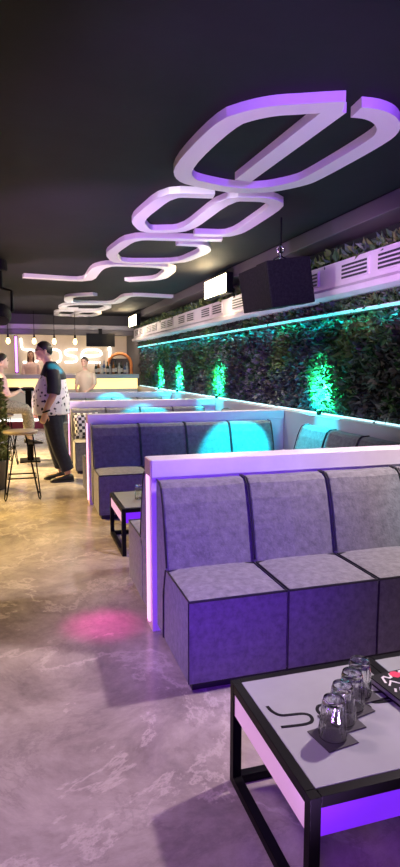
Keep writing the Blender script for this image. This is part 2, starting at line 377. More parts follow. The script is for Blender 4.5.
def ga():
    y = 3.3 + 13.0 * (rnd.random() ** 1.35); z = rnd.uniform(1.05, 2.06)
    bul = 0.03 * mnoise.noise(Vector((y * 2.2, z * 2.2, 0)))
    return (3.285 - abs(bul) - rnd.uniform(0, 0.04) - 3.3, y - 9.6, z - 1.02), (-0.9, 0, 0.15)
MB().box(-0.01, -6.3, 0.0, 0.035, 6.7, 1.82).build('backing_board', M['plant_board'], gw)
o = leaf_cloud(17000, ga, lambda p: rnd.uniform(0.05, 0.12), 'foliage', LEAF, gw, zone); o['kind'] = 'stuff'
def ga2():
    y = 3.3 + 13.0 * (rnd.random() ** 1.35)
    return (rnd.uniform(-0.14, 0.0), y - 9.6, rnd.uniform(2.12, 2.22) - 1.02), (-0.7, 0, 0.5)
o = leaf_cloud(3500, ga2, lambda p: rnd.uniform(0.05, 0.10), 'foliage_fringe', LEAF, gw, zone); o['kind'] = 'stuff'
def ga3():
    y = 3.3 + 13.0 * rnd.random()
    return (rnd.uniform(-0.2, 0.0), y - 9.6, rnd.uniform(2.6, 2.68) - 1.02), (-0.6, 0, 0.8)
o = leaf_cloud(1800, ga3, lambda p: rnd.uniform(0.06, 0.14), 'foliage_fringe', LEAF, gw, lambda p: rnd.choice([0, 1, 1, 3])); o['kind'] = 'stuff'
MB().box(-0.15, -6.3, 1.065, 0.03, 6.7, 1.10).build('shelf', M['ledge'], gw)
o = MB().box(-0.158, -6.3, 1.07, -0.151, 6.7, 1.088).build('led_strip', M['led_cyan'], gw); o['label'] = 'glowing cyan strip along the top'
o = MB().box(-0.108, -6.3, 0.004, -0.100, 6.7, 0.022).build('led_strip', M['led_white'], gw); o['label'] = 'thin pale cyan strip along the foot'

# small double spotlights on the ledge: green up onto the leaves, cyan down onto the cushions
lamps_y = [5.75, 9.3, 11.9, 13.6]
lamp_names = ['nearest of the four', 'second from the camera', 'third from the camera', 'farthest from the camera']
for i, y in enumerate(lamps_y):
    t = thing('spotlight', 'black spotlight glowing green below the green wall, ' + lamp_names[i], 'spotlight', (3.13, y, 1.024), 0, 'green spotlights on the ledge')
    MB().lathe([(0.022, 0), (0.026, 0.004), (0.028, 0.05), (0.024, 0.055)], 14).build('housing', M['black_metal'], t)
    MB().lathe([(0.0215, 0.056), (0.0215, 0.060)], 14).build('lens', M['green_lens'], t)
    spot('green_up', (2.86, y - 0.1, 1.14), (3.30, y + 0.05, 1.30), 900, GREEN, 76, 0.9, 0.03)
    point('cyan_glow', (3.10, y + 0.12, 1.10), 9, (0.0, 0.8, 1.0), 0.02)
    spot('cyan_wash', (2.92, y - 0.25, 2.06), (2.98, y - 0.25, 0.9), 420, CYAN, 30, 0.4, 0.03)
spot('cyan_wash', (2.98, 4.9, 2.06), (2.45, 6.1, 0.74), 1200, CYAN, 24, 0.3, 0.03)
spot('cyan_wash', (2.98, 7.7, 2.06), (1.95, 8.85, 0.80), 900, CYAN, 20, 0.3, 0.03)
spot('cyan_wash', (2.98, 10.6, 2.06), (1.9, 11.9, 0.80), 900, CYAN, 20, 0.3, 0.03)
spot('cyan_wash', (2.98, 2.0, 2.06), (2.42, 3.0, 0.72), 40, (0.05, 0.6, 0.9), 24, 0.9, 0.03)
spot('cyan_wash', (2.98, 6.0, 2.06), (0.45, 7.98, 1.53), 5000, CYAN, 3.0, 0.5, 0.02)

# air duct with grilles above the green wall
dt = thing('air_duct', 'white painted air duct with slotted grilles above the green wall', 'duct', (3.3, 9.6, 2.24))
prof = [(0.03, 0.0), (-0.20, 0.0), (-0.27, 0.03), (-0.28, 0.08), (-0.22, 0.12), (-0.22, 0.36), (0.03, 0.36)]
MB().loft([[(x, y, z) for x, z in prof] for y in (-12.4, 6.9)]).build('duct_body', M['duct'], dt)
ys = []
y = -5.45
while y < 6.4:
    ys.append(y); y += 0.62 if len(ys) % 2 else 0.95
for y in ys:
    g = MB().box(-0.232, y, 0.16, -0.218, y + 0.5, 0.33).build('grille_frame', M['duct'], dt, bevel=0.004)
    mb = MB()
    for k in range(4): mb.box(-0.236, y + 0.03, 0.175 + k * 0.037, -0.231, y + 0.47, 0.195 + k * 0.037)
    mb.build('slot', M['slot'], g)
# flood lamps on the duct
for i, (y, nm) in enumerate([(8.55, 'bright warm floodlight on the duct just left of the black hanging box'), (15.4, 'bright warm floodlight on the duct at the far end near the bar')]):
    t = thing('floodlight', nm, 'floodlight', (2.90, y, 2.605), 0, 'floodlights on the duct')
    MB().box(-0.05, -0.52, 0, 0.05, 0.52, 0.30).build('housing', M['black_metal'], t, bevel=0.01)
    MB().box(-0.062, -0.50, 0.02, -0.051, 0.50, 0.28).build('lamp_face', M['lamp_glow'], t)
    spot('flood_beam', (2.80, y, 2.74), (1.6, y - 0.2, 2.9), 60, WARM, 150, 0.8, 0.08)
    point('flood_spill', (2.72, y - 0.1, 2.62), 16, (1.0, 0.84, 0.55), 0.08)

# ------------------------------------------------------------------ hanging black box
hb = thing('speaker_box', 'black rectangular speaker cabinet hanging from the ceiling in front of the duct', 'speaker', (2.31, 5.2, 2.11))
rot = Matrix.Rotation(R(-9), 4, 'Y')
MB().box(0, 0, 0, 0.46, 0.26, 0.44).xf(rot).build('cabinet', M['black_box'], hb, bevel=0.008)
MB().box(-0.004, 0.005, 0.01, 0.45, 0.74, 0.43).xf(rot).build('grille', M['black_box'], hb, bevel=0.008)
mb = MB(); mb.tube([(0.17, 0.2, 0.47 + 0.012 * k) for k in range(37)], 0.008, 6)
mb.build('hanging_rod', M['black_metal'], hb)
ring = [(0.10 + 0.035 * math.cos(a * math.pi / 8), 0.06, 0.555 + 0.035 * math.sin(a * math.pi / 8)) for a in range(16)]
mb = MB().tube(ring, 0.008, 6, closed=True); mb.tube([(0.10, 0.06, 0.52), (0.10, 0.06, 0.455)], 0.01, 6); mb.tube([(0.03, 0.06, 0.46), (0.10, 0.06, 0.50), (0.17, 0.06, 0.47)], 0.008, 6)
mb.build('eye_bolt', M['chrome'], hb)

# ------------------------------------------------------------------ ceiling letters (the word twice, the second turned round)
f_, sn = 582.0, 0
def img2ceil(px, py, z):    # a sight line carried to the letters' plane, to read off the plan of each stroke
    d = Vector((px - 200, -(py - 433.5), -F_PX)); d = cam.rotation_euler.to_matrix() @ d
    t = (z - 1.55) / d.z; return (d.x * t, d.y * t)
ZB, ZT = 2.943, 2.9985
def stroke(pts, it=2, cut=0.17): return smooth_path([Vector((*img2ceil(x, y, ZB), 0)) for x, y in pts], it, False, cut)
gl_b = [stroke([(23, 277.5), (88, 281.5), (97, 268.5), (110, 265), (160, 267), (172, 270), (160, 279.5), (127, 281.5)])]
gl_o = [stroke([(222, 240.5), (182, 240), (132, 238.5), (110, 254), (117, 263), (180, 263), (206, 252), (203, 246), (177, 244.5)])]
gl_s = [stroke([(214, 196.5), (168, 195), (136, 221), (146, 232), (186, 231), (228, 199), (268, 200), (279, 206), (240, 232), (226, 236), (194, 235)])]
gl_e = [stroke([(344, 107), (320, 108), (300, 109.5), (276, 110.5), (250, 115.5), (226, 123.5), (182, 167), (184, 180), (202, 185), (233, 190.8), (266, 190.8), (300, 184), (314, 178), (376, 143), (390, 131), (386, 120), (372, 114), (356, 112.5)], 2, 0.25),
        stroke([(243, 181), (336, 111)], 0)]
words = [('b', gl_b, 0.17), ('o', gl_o, 0.135), ('s', gl_s, 0.125), ('e', gl_e, 0.132)]
cen = (1.571, 10.717)
descr = {'b': 'open lilac lowercase b with a long straight stem', 'o': 'lilac six sided ring letter with a gap', 's': 'lilac double loop letter like an s', 'e': 'lilac rounded letter e with a diagonal bar'}
letter_objs = []
for k, (ch, gl, wd) in enumerate(words):
    mb = MB()
    for q, g in enumerate(gl): mb.ribbon(g, wd, ZB + 0.0006 * q, ZT)
    o = mb.build('ceiling_letter', M['letter'], None)
    where = {'e': ', nearest of the ceiling letters', 's': ', second from the camera on the ceiling', 'o': ', third from the camera on the ceiling', 'b': ', stem pointing left on the ceiling'}[ch]
    tag(o, descr[ch] + where, 'letter', 'letters hanging under the ceiling')
    letter_objs.append((ch, o))
for ch, o in letter_objs:
    c = dup(o); c.location = (2 * cen[0], 2 * cen[1], 0); c.rotation_euler = (0, 0, math.pi)
    where = {'b': 'white letter b on the ceiling with its stem pointing right', 'o': 'small white ring letter on the far ceiling, just beyond the second b', 's': 'small white double loop letter on the far ceiling, last but one',
             'e': 'small white letter e on the far ceiling, farthest of all the ceiling letters'}[ch]
    c['label'] = where

# ------------------------------------------------------------------ booths
def piping_loop(pts, r=0.007): return MB().tube(pts, r, 6, closed=True)
SEAT_W = 0.516
def seat_mb(w, d=0.45, h=0.44):
    mb = MB(); 
    mb.box(0.004, 0, 0.0, w - 0.004, d, h - 0.02)
    return mb
def make_sofa(name, label, loc, rz, n, w=SEAT_W, depth=0.68, group='grey booth sofas'):
    """local: x along the sofa, front at y=0, back at y=depth, seat top 0.47"""
    t = thing(name, label, 'sofa', loc, rz, group)
    mb = MB().box(0.03, 0.03, 0.0, n * w - 0.03, depth - 0.03, 0.045); mb.build('plinth', M['piping'], t)
    fy = 0.43   # front of the backrest at seat level
    for i in range(n):
        x0, x1 = i * w + 0.004, (i + 1) * w - 0.004
        m = MB(); ring = []
        # seat: slightly crowned top, bulging
        nx, ny = 8, 8; top = []
        vs_, fs = [], []
        for j in range(ny + 1):
            for k in range(nx + 1):
                u, v = k / nx, j / ny
                z = 0.452 + 0.022 * (1 - (2 * u - 1) ** 4) * (1 - (2 * v - 1) ** 4)
                vs_.append((x0 + (x1 - x0) * u, 0.0 + (fy + 0.06) * v, z))
        for j in range(ny):
            for k in range(nx):
                a = j * (nx + 1) + k; fs.append((a, a + 1, a + nx + 2, a + nx + 1))
        border = [k for k in range(nx + 1)] + [(j + 1) * (nx + 1) - 1 for j in range(1, ny + 1)] + [ny * (nx + 1) + k for k in range(nx - 1, -1, -1)] + [j * (nx + 1) for j in range(ny - 1, 0, -1)]
        base = len(vs_)
        for b in border: vs_.append((vs_[b][0], vs_[b][1], 0.045))
        nb = len(border)
        for q in range(nb): fs.append((border[q], base + q, base + (q + 1) % nb, border[(q + 1) % nb]))
        fs.append(tuple(base + q for q in range(nb)))
        m.add(vs_, fs); st = m.build('seat', M['fabric'], t, bevel=0.006)
        p = [(x0 + 0.004, 0.002, 0.454), (x1 - 0.004, 0.002, 0.454), (x1 - 0.004, fy, 0.456), (x0 + 0.004, fy, 0.456)]
        piping_loop(p, 0.0065).build('piping', M['piping'], st)
        MB().tube([(x0, 0.001, 0.45), (x0, 0.001, 0.05)], 0.003, 6).build('seam', M['piping'], st)
        # backrest: leaning wedge with a rounded top
        pr = [(fy, 0.40), (fy + 0.012, 0.47), (fy + 0.055, 0.66), (fy + 0.095, 0.80), (fy + 0.130, 0.885), (fy + 0.16, 0.910), (depth - 0.012, 0.914), (depth - 0.006, 0.90), (depth - 0.006, 0.05), (fy + 0.06, 0.05), (fy + 0.06, 0.40)]
        rings = []
        for u, ins in ((0, 0.010), (0.03, 0.003), (0.12, 0), (0.5, -0.006), (0.88, 0), (0.97, 0.003), (1, 0.010)):
            rings.append([(x0 + (x1 - x0) * u, y + ins * (1 if y < fy + 0.2 else 0), z - abs(ins) * (0.6 if z > 0.88 else 0)) for y, z in pr])
        bk = MB().loft(rings).build('backrest', M['fabric'], t, smooth=False)
        bv = bk.modifiers.new('bevel', 'BEVEL'); bv.width = 0.008; bv.segments = 2; bv.limit_method = 'ANGLE'; bv.angle_limit = R(35)
        for xx in (x0 + 0.002, x1 - 0.002):
            MB().tube([(xx, y - 0.001, z + 0.001) for y, z in pr[1:7]], 0.0055, 6).build('piping', M['piping'], bk)
        if i == 0: MB().tube([(x0 - 0.001, fy + 0.02, 0.455), (x0 - 0.001, fy + 0.075, 0.30), (x0 - 0.001, fy + 0.08, 0.05)], 0.006, 6).build('seam', M['piping'], bk)
    return t
XA = 0.69
def partition(y, label, x1=3.075):
    t = thing('booth_partition', label, 'partition', (XA, y, 0), 0, 'booth partitions')
    L = x1 - XA
    MB().box(0.02, 0.012, 0, L, 0.168, 1.0).build('panel', M['partition'], t, bevel=0.004)
    MB().box(0.0, 0.0, 0.92, L, 0.18, 1.022).build('top_rail', M['partition'], t, bevel=0.004)
    e = MB().box(-0.006, 0.012, 0.925, 0.0, 0.168, 1.02).build('edge_band', M['end_wood'], t); e['label'] = 'pale wood edge on top rail end'
    MB().box(0.0, 0.012, 0, 0.02, 0.168, 0.93).build('end_cap', M['led_channel'], t, bevel=0.002)
    s = MB().box(-0.012, 0.065, 0.04, 0.0, 0.115, 0.925).build('led_strip', M['led_pink'], t, bevel=0.004); s['label'] = 'glowing pink vertical strip'
    return t
PY = [3.2, 6.52, 9.2, 12.2]
plabel = ['lilac booth partition with glowing pink end strip, nearest to the camera', 'lilac booth partition behind the nearest booth table, second from the camera',
          'lilac booth partition beside the standing man, third from the camera', 'lilac booth partition in front of the bar, farthest from the camera']
for y, l in zip(PY, plabel): partition(y, l)
SL = ['grey sofa with black piping behind the glass tables, nearest and largest', 'grey sofa facing the camera behind the small far glass table, second from the camera',
      'grey sofa facing the camera by the standing man, third from the camera', 'grey sofa facing the camera in the farthest booth by the bar']
for y, l in zip(PY, SL): make_sofa('booth_sofa', l, (XA + 0.018, y - 0.685, 0), 0, 4, SEAT_W if y < 4 else 0.535)
SB = ['grey sofa facing away from the camera, back to back with the nearest sofa', 'grey sofa facing away, back to back with the second sofa', 'grey sofa facing away, back to back with the third sofa beside the man']
for y, l in zip(PY[:3], SB): make_sofa('booth_sofa', l, (XA + 0.008 + 4 * 0.50, y + 0.18 + 0.685, 0), math.pi, 4, 0.50)
WL = ['grey sofa along the green wall between the first and second partitions', 'grey sofa along the green wall between the second and third partitions', 'grey sofa along the green wall between the third and fourth partitions']
for i, l in enumerate(WL):
    y0 = PY[i] + 0.18 + 0.69; y1 = PY[i + 1] - 0.69; n = 3 if y1 - y0 > 1.6 else 2
    # front faces the aisle (-x)
    make_sofa('booth_sofa', l, (3.07 - 0.68, y1, 0), -math.pi / 2, n, (y1 - y0) / n)

# patterned cushion on the third sofa
pl = MB()
vs_, fs = [], []; n = 12
for side in (1, -1):
    o0 = len(vs_)
    for j in range(n + 1):
        for k in range(n + 1):
            u, v = 2 * k / n - 1, 2 * j / n - 1
            b = (1 - u ** 4) * (1 - v ** 4); sc = 1 - 0.07 * (1 - abs(u * v))
            vs_.append((0.2 * u * sc, side * 0.07 * b ** 0.6, 0.2 + 0.2 * v * sc))
    for j in range(n):
        for k in range(n):
            a = o0 + j * (n + 1) + k; fs.append((a, a + 1, a + n + 2, a + n + 1))
pl.add(vs_, fs)
pil = pl.build('cushion', M['pillow'], None, smooth=True); pil.location = (0.93, 8.84, 0.475); pil.rotation_euler = (R(-14), 0, R(8))
tag(pil, 'black and white patterned cushion on the seat of the third sofa', 'cushion')

# ------------------------------------------------------------------ tables
TW, TD, TH = 0.56, 0.628, 0.40
def glyph_b(): return [(0, 0.42), (0.02, 0.20), (0.12, 0.08), (0.3, 0.05), (0.62, 0.05), (0.78, -0.02), (0.80, -0.16), (0.70, -0.27), (0.45, -0.28), (0.12, -0.27)]
def make_table(label, loc, w=TW, d=TD, h=TH, logo=True, group='low glass tables'):
    t = thing('coffee_table', label, 'table', loc, 0, group)
    b = 0.034
    for x in (0, w - b):
        for y in (0, d - b):
            MB().box(x, y, 0, x + b, y + b, h - 0.001).build('leg', M['black_metal'], t, bevel=0.002)
    m = MB(); m.box(b, 0, h - b, w - b, b, h); m.box(b, d - b, h - b, w - b, d, h); m.box(0, b, h - b, b, d - b, h); m.box(w - b, b, h - b, w, d - b, h)
    m.build('top_frame', M['black_metal'], t, bevel=0.002)
    m = MB(); m.box(0, b, 0.0, b, d - b, b); m.box(w - b, b, 0.0, w, d - b, b); m.box(b, d - b, 0, w - b, d, b)
    m.build('floor_rail', M['black_metal'], t, bevel=0.002)
    g = MB().box(b - 0.002, b - 0.002, h - 0.012, w - b + 0.002, d - b + 0.002, h + 0.002).build('glass_top', M['glass_top'], t, bevel=0.002); g['label'] = 'white glass top'
    a = MB().box(b, 0.006, h - 0.122, w - b, 0.014, h - b).build('light_panel', M['acrylic_violet'], t); a['label'] = 'glowing violet front panel'
    a = MB().box(0.006, b, h - 0.122, 0.014, d - b, h - b).build('light_panel', M['acrylic_pink'], t); a['label'] = 'glowing pink side panel'
    MB().box(w - 0.014, b, h - 0.122, w - 0.006, d - b, h - b).build('light_panel', M['acrylic_pink'], t)
    MB().box(b, d - 0.014, h - 0.122, w - b, d - 0.006, h - b).build('light_panel', M['acrylic_violet'], t)
    return t
def logo_on(t, strokes, h=TH, r=0.0058):
    m = MB()
    for s in strokes:
        P = smooth_path([Vector((x - 0.012, y + 0.013, 0)) for x, y in s], 2); m.ribbon(P, 2 * r, h + 0.0022, h + 0.0034)
    return m.build('logo', M['logo'], t)
TX, TY = 0.702, 1.287
t1 = make_table('low black framed table with white glass top holding four tumblers, front of the picture', (TX, TY, 0))
b_ = [(0.073, 0.415), (0.074, 0.384), (0.092, 0.352), (0.13, 0.347), (0.172, 0.342), (0.19, 0.325), (0.183, 0.295), (0.155, 0.284), (0.069, 0.295)]
o_ = [(0.24, 0.366), (0.222, 0.345), (0.226, 0.31), (0.25, 0.29), (0.29, 0.296), (0.312, 0.325), (0.305, 0.355), (0.275, 0.37), (0.24, 0.366)]
s_ = [(0.405, 0.372), (0.365, 0.372), (0.345, 0.352), (0.36, 0.333), (0.395, 0.328), (0.408, 0.31), (0.39, 0.292), (0.345, 0.294)]
e_ = [(0.515, 0.330), (0.455, 0.345), (0.452, 0.352)]
e2 = [(0.445, 0.335), (0.513, 0.337), (0.518, 0.362), (0.495, 0.380), (0.455, 0.387), (0.428, 0.37), (0.424, 0.345), (0.435, 0.325), (0.515, 0.318)]
logo_on(t1, [b_, o_, s_, e2])
t2 = make_table('low black framed table with white glass top joined to the right of the tumbler table', (TX + TW + 0.002, TY, 0))
t3 = make_table('small low black framed glass table seen past the end of the nearest partition', (0.745, 4.62, 0), 0.6, 0.68)
for k in range(3):
    y = PY[k + 1] - 1.35
# coasters and tumblers
gb = [(0.890, 1.500), (0.958, 1.562), (1.030, 1.622), (1.098, 1.684)]
pos_words = ['nearest of the four to the camera', 'second from the camera', 'third from the camera', 'farthest of the four from the camera']
prof_o = [(0.0335, 0.001), (0.0385, 0.003), (0.0395, 0.012), (0.038, 0.03), (0.0335, 0.075), (0.0315, 0.100), (0.028, 0.112), (0.0, 0.114)]
prof_i = [(0.0, 0.098), (0.026, 0.097), (0.0295, 0.09), (0.036, 0.028), (0.0365, 0.006), (0.0335, 0.001)]
def make_tumbler(label, loc):
    n = 40; rings = []
    for r, z in prof_o + prof_i:
        rings.append([((r * (1 + (0.035 if (k // 2) % 2 else -0.02) * (1 if 0.02 < z < 0.1 else 0)) + 1e-4) * math.cos(2 * math.pi * k / n), (r * (1 + (0.035 if (k // 2) % 2 else -0.02) * (1 if 0.02 < z < 0.1 else 0)) + 1e-4) * math.sin(2 * math.pi * k / n), z) for k in range(n)])
    o = MB().loft(rings, False).build('tumbler', M['tumbler'], None, smooth=False)
    o.location = loc; o.scale = (1.12, 1.12, 1.13)
    return tag(o, label, 'glass', 'upturned tumblers on the front table')
tum0 = make_tumbler('clear ribbed tumbler upside down on a black coaster, ' + pos_words[0], (*gb[0], TH + 0.0065))
cs0 = MB().box(-0.056, -0.056, 0, 0.056, 0.056, 0.003).build('coaster', M['coaster'], None, bevel=0.0008)
cs0.location = (*gb[0], TH + 0.0032); cs0.rotation_euler = (0, 0, R(8)); tag(cs0, 'black square coaster under the tumbler ' + pos_words[0], 'coaster', 'black coasters under the tumblers')
for k in range(1, 4):
    c = tum0.copy(); C.objects.link(c); c.location = (*gb[k], TH + 0.0065 + 0.0006 * k); c.rotation_euler = (0, 0, 0.4 * k); c['label'] = 'clear ribbed tumbler upside down on a black coaster, ' + pos_words[k]
    c = cs0.copy(); C.objects.link(c); c.location = (gb[k][0], gb[k][1], TH + 0.0032 + 0.0006 * k); c.rotation_euler = (0, 0, R([8, 5, 12, 3][k])); c['label'] = 'black square coaster under the tumbler ' + pos_words[k]
# black menu lying across the two tables
mn = thing('menu_book', 'thick black menu with white and red graphic across the joint of the front tables', 'menu', (1.30, 1.585, TH + 0.003), R(4))
MB().box(-0.11, -0.165, 0.0, 0.11, 0.165, 0.004).build('cover', M['card'], mn)
g = MB().box(-0.106, -0.162, 0.004, 0.106, 0.162, 0.022).build('pages', M['card_edge'], mn); g['label'] = 'grey page edges'
cv = MB().box(-0.11, -0.165, 0.022, 0.11, 0.165, 0.026).build('cover', M['card'], mn)
m = MB()
def mrib(pts, w, closed=False): m.ribbon([Vector((p[0], p[1] + 0.075, 0)) for p in pts], w, 0.0262, 0.0268, closed)
mrib(smooth_path([Vector((-0.085, 0.03, 0)), Vector((-0.07, 0.075, 0)), Vector((-0.045, 0.045, 0)), Vector((-0.03, 0.085, 0)), Vector((-0.005, 0.05, 0)), Vector((0.02, 0.09, 0)), Vector((0.04, 0.05, 0))], 1), 0.008)
mrib([(-0.085, 0.01), (-0.06, 0.035), (-0.03, 0.0), (0.0, 0.03), (0.03, -0.005), (0.06, 0.025)], 0.007)
for k in range(6): mrib([(-0.09 + 0.022 * k, -0.03), (-0.078 + 0.022 * k, -0.012)], 0.008)
for k in range(7): mrib([(-0.09 + 0.014 * k, -0.06), (-0.081 + 0.014 * k, -0.06)], 0.006)
m.build('graphic', M['print_white'], cv)
m = MB(); m.lathe([(0.022, 0.0264), (0.022, 0.0272)], 7, (-0.015, 0.14, 0)); m.lathe([(0.014, 0.0264), (0.014, 0.0272)], 6, (0.03, 0.105, 0))
g = m.build('graphic', M['print_red'], cv); g['label'] = 'red shapes of the graphic'
# glass on the far small table
c = tum0.copy(); C.objects.link(c); c.location = (0.955, 4.93, TH + 0.0025); c['label'] = 'clear tumbler standing on the small far table beside the partition'; del c['group']

# ------------------------------------------------------------------ bar
br = thing('bar_counter', 'long bar counter with glowing yellow front panel at the far end', 'bar', (0.6, 15.5, 0))
L0, L1 = -2.6, 2.38
MB().box(L0, 0.05, 0.22, L1, 0.55, 0.98).build('body', M['bar_white'], br)
o = MB().box(L0, 0.02, 0.98, L1, 0.55, 1.25).build('light_panel', M['bar_panel'], br); o['label'] = 'glowing yellow panel'
MB().box(L0 - 0.03, -0.08, 1.25, L1 + 0.03, 0.62, 1.36).build('counter_top', M['bar_top'], br, bevel=0.01)
o = MB().box(L0, -0.25, 0, L1, 0.05, 0.19).build('step', M['bar_red'], br); o['label'] = 'dark red step'
o = MB().box(L0, -0.26, 0.19, L1, 0.05, 0.225).build('step_edge', M['neon'], br); o['label'] = 'glowing white edge of the step'  # edge made to glow with the sign's emissive material
bb = thing('back_bar', 'pale back bar counter against the rear wall under the sign', 'cabinet', (0.6, 18.4, 0))
MB().box(-2.6, 0.2, 0, 2.6, 0.78, 1.30).build('body', M['bar_white'], bb); MB().box(-2.62, 0.15, 1.30, 2.62, 0.79, 1.36).build('counter_top', M['bar_top'], bb, bevel=0.01)
# neon sign on the rear wall
sg = thing('neon_sign', 'white glowing lettering sign on the wall behind the bar', 'sign', (0, 19.19, 1.66))
def neon(pts, it=2, r=0.032):
    return MB().tube(smooth_path([Vector((x, -0.05, z)) for x, z in pts], it), r, 8)
neon([(0.02, 0.78), (0.03, 0.48), (0.12, 0.42), (0.42, 0.42), (0.54, 0.30), (0.52, 0.10), (0.40, 0.03), (0.06, 0.04)]).build('letter', M['neon'], sg)
neon([(0.85, 0.44), (0.72, 0.36), (0.72, 0.10), (0.85, 0.03), (1.10, 0.03), (1.22, 0.10), (1.22, 0.36), (1.10, 0.44), (0.85, 0.44)]).build('letter', M['neon'], sg)
neon([(1.74, 0.44), (1.42, 0.44), (1.34, 0.35), (1.42, 0.25), (1.66, 0.24), (1.74, 0.14), (1.66, 0.04), (1.34, 0.04)]).build('letter', M['neon'], sg)
neon([(1.92, 0.24), (2.50, 0.24), (2.50, 0.38), (2.38, 0.45), (2.02, 0.45), (1.88, 0.36), (1.88, 0.12), (2.0, 0.03), (2.46, 0.03)]).build('letter', M['neon'], sg)
neon([(2.72, 0.44), (2.80, 0.60), (2.76, 0.10), (2.84, 0.03), (3.02, 0.03)]).build('letter', M['neon'], sg)
vc = thing('light_column', 'violet glowing upright light at the left of the rear sign', 'light', (-0.13, 18.9, 1.36))
MB().box(-0.05, 0, 0, 0.05, 0.08, 1.15).build('housing', M['black_metal'], vc); MB().box(-0.035, -0.014, 0.03, 0.035, 0.0, 1.12).build('tube', M['neon_violet'], vc)
# black monitor hung at the right of the sign
tv = thing('monitor', 'black flat monitor hanging from the header right of the sign', 'monitor', (2.17, 16.9, 2.12))
MB().box(-0.40, -0.22, 0.0, 0.40, -0.17, 0.36).build('screen', M['screen'], tv, bevel=0.01); MB().box(-0.05, -0.168, 0.1, 0.05, -0.1, 0.5).build('bracket', M['black_metal'], tv)
# pendants
for i, (x, nm) in enumerate([(-0.30, 'leftmost pendant bulb over the bar'), (0.35, 'pendant bulb left of the standing man'), (0.86, 'pendant bulb just above the standing man'), (1.40, 'pendant bulb left of the black monitor')]):
    t = thing('pendant_lamp', 'warm ' + nm, 'lamp', (x, 16.0, CEIL), 0, 'pendant bulbs over the bar')
    MB().tube([(0, 0, 0), (0, 0, -0.62)], 0.008, 6).build('cord', M['black_metal'], t)
    MB().lathe([(0.022, -0.70), (0.028, -0.68), (0.02, -0.60)], 10).build('socket', M['black_metal'], t)
    MB().lathe([(0.012, -0.86), (0.045, -0.83), (0.055, -0.78), (0.03, -0.71), (0.02, -0.70)], 12).build('bulb', M['bulb'], t, smooth=True)
# bottles on the bar
bm_ = ['bottle_dark', 'bottle_amber', 'bottle_clear', 'bottle_blue', 'bottle_dark', 'bottle_clear', 'bottle_amber', 'bottle_dark', 'bottle_clear', 'bottle_dark', 'bottle_blue', 'bottle_clear']
cn = ['dark green', 'amber', 'pale clear', 'dark blue']; 
ordw = ['leftmost', 'second from left', 'third from left', 'fourth from left', 'fifth from left', 'sixth from left', 'sixth from right', 'fifth from right', 'fourth from right', 'third from right', 'second from right', 'rightmost']
for k in range(12):
    mn_ = bm_[k]; hgt = [0.30, 0.34, 0.28, 0.36, 0.32, 0.27, 0.33, 0.37, 0.30, 0.34, 0.26, 0.31][k]
    t = MB().lathe([(0.036, 0), (0.040, 0.01), (0.040, hgt * 0.55), (0.034, hgt * 0.66), (0.014, hgt * 0.76), (0.013, hgt * 0.97), (0.016, hgt)], 12).build('bottle', M[mn_], None, smooth=True)
    t.location = (1.92 + 0.078 * k, 15.85 + 0.12 * (k % 2), 1.362)
    cnm = {'bottle_dark': 'dark green', 'bottle_amber': 'amber', 'bottle_clear': 'pale clear', 'bottle_blue': 'dark blue'}[mn_]
    tag(t, cnm + ' bottle on the right end of the bar, ' + ordw[k] + ' of the row', 'bottle', 'bottles on the right end of the bar')
    MB().lathe([(0.041, hgt * 0.15), (0.041, hgt * 0.45)], 12, cap=False).build('bottle_label', M['label_pale'], t)
# arched shape below the duct end, orange light put into its colour
ar = thing('arch', 'arched shape with orange light in its colour at the far end of the green wall', 'arch', (2.80, 17.3, 0))
pts = [(0.34 * math.cos(math.pi * k / 16), 0, 1.62 + 0.32 * math.sin(math.pi * k / 16)) for k in range(17)]
pts = [(0.34, 0, 0)] + pts + [(-0.34, 0, 0)]
MB().tube(pts, 0.045, 8).build('arch_frame', M['arch'], ar); MB().box(-0.33, 0.05, 0, 0.33, 0.09, 1.80).build('arch_back', M['wall_dark'], ar)
spot('arch_warm', (2.4, 16.0, 2.7), (2.75, 17.0, 1.9), 40, WARM, 60, 0.8)  # warm spot added to light the arched shape

# ------------------------------------------------------------------ left side: stool, plant, high table, stage light
st = thing('bar_stool', 'tall bar stool with round seat and black hairpin legs in the aisle', 'stool', (-0.03, 7.15, 0))
MB().lathe([(0.16, 0.765), (0.195, 0.775), (0.20, 0.79), (0.195, 0.805), (0.17, 0.812)], 28).build('seat', M['stool_seat'], st, smooth=True)
for a in (45, 135, 225, 315):
    ca, sa = math.cos(R(a)), math.sin(R(a)); tx, ty = -sa, ca
    p = [(0.13 * ca + 0.06 * tx, 0.13 * sa + 0.06 * ty, 0.765), (0.27 * ca + 0.015 * tx, 0.27 * sa + 0.015 * ty, 0.03), (0.272 * ca, 0.272 * sa, 0.009), (0.27 * ca - 0.015 * tx, 0.27 * sa - 0.015 * ty, 0.03), (0.13 * ca - 0.06 * tx, 0.13 * sa - 0.06 * ty, 0.765)]
    MB().tube(p, 0.008, 6).build('leg', M['black_metal'], st)
rg = [(0.225 * math.cos(R(45 + 90 * k)), 0.225 * math.sin(R(45 + 90 * k)), 0.26) for k in range(4)]
MB().tube(rg, 0.009, 6, closed=True).build('foot_rest', M['black_metal'], st)

ht = thing('high_table', 'tall narrow black bar table at the left edge of the room', 'table', (-0.05, 10.0, 0))
MB().box(-0.24, -0.3, 1.17, 0.24, 0.3, 1.215).build('tabletop', M['black_metal'], ht, bevel=0.004)
MB().box(0.10, -0.10, 0.02, 0.20, 0.10, 1.17).build('leg', M['black_metal'], ht); MB().box(-0.02, -0.22, 0.0, 0.30, 0.22, 0.02).build('base', M['black_metal'], ht)

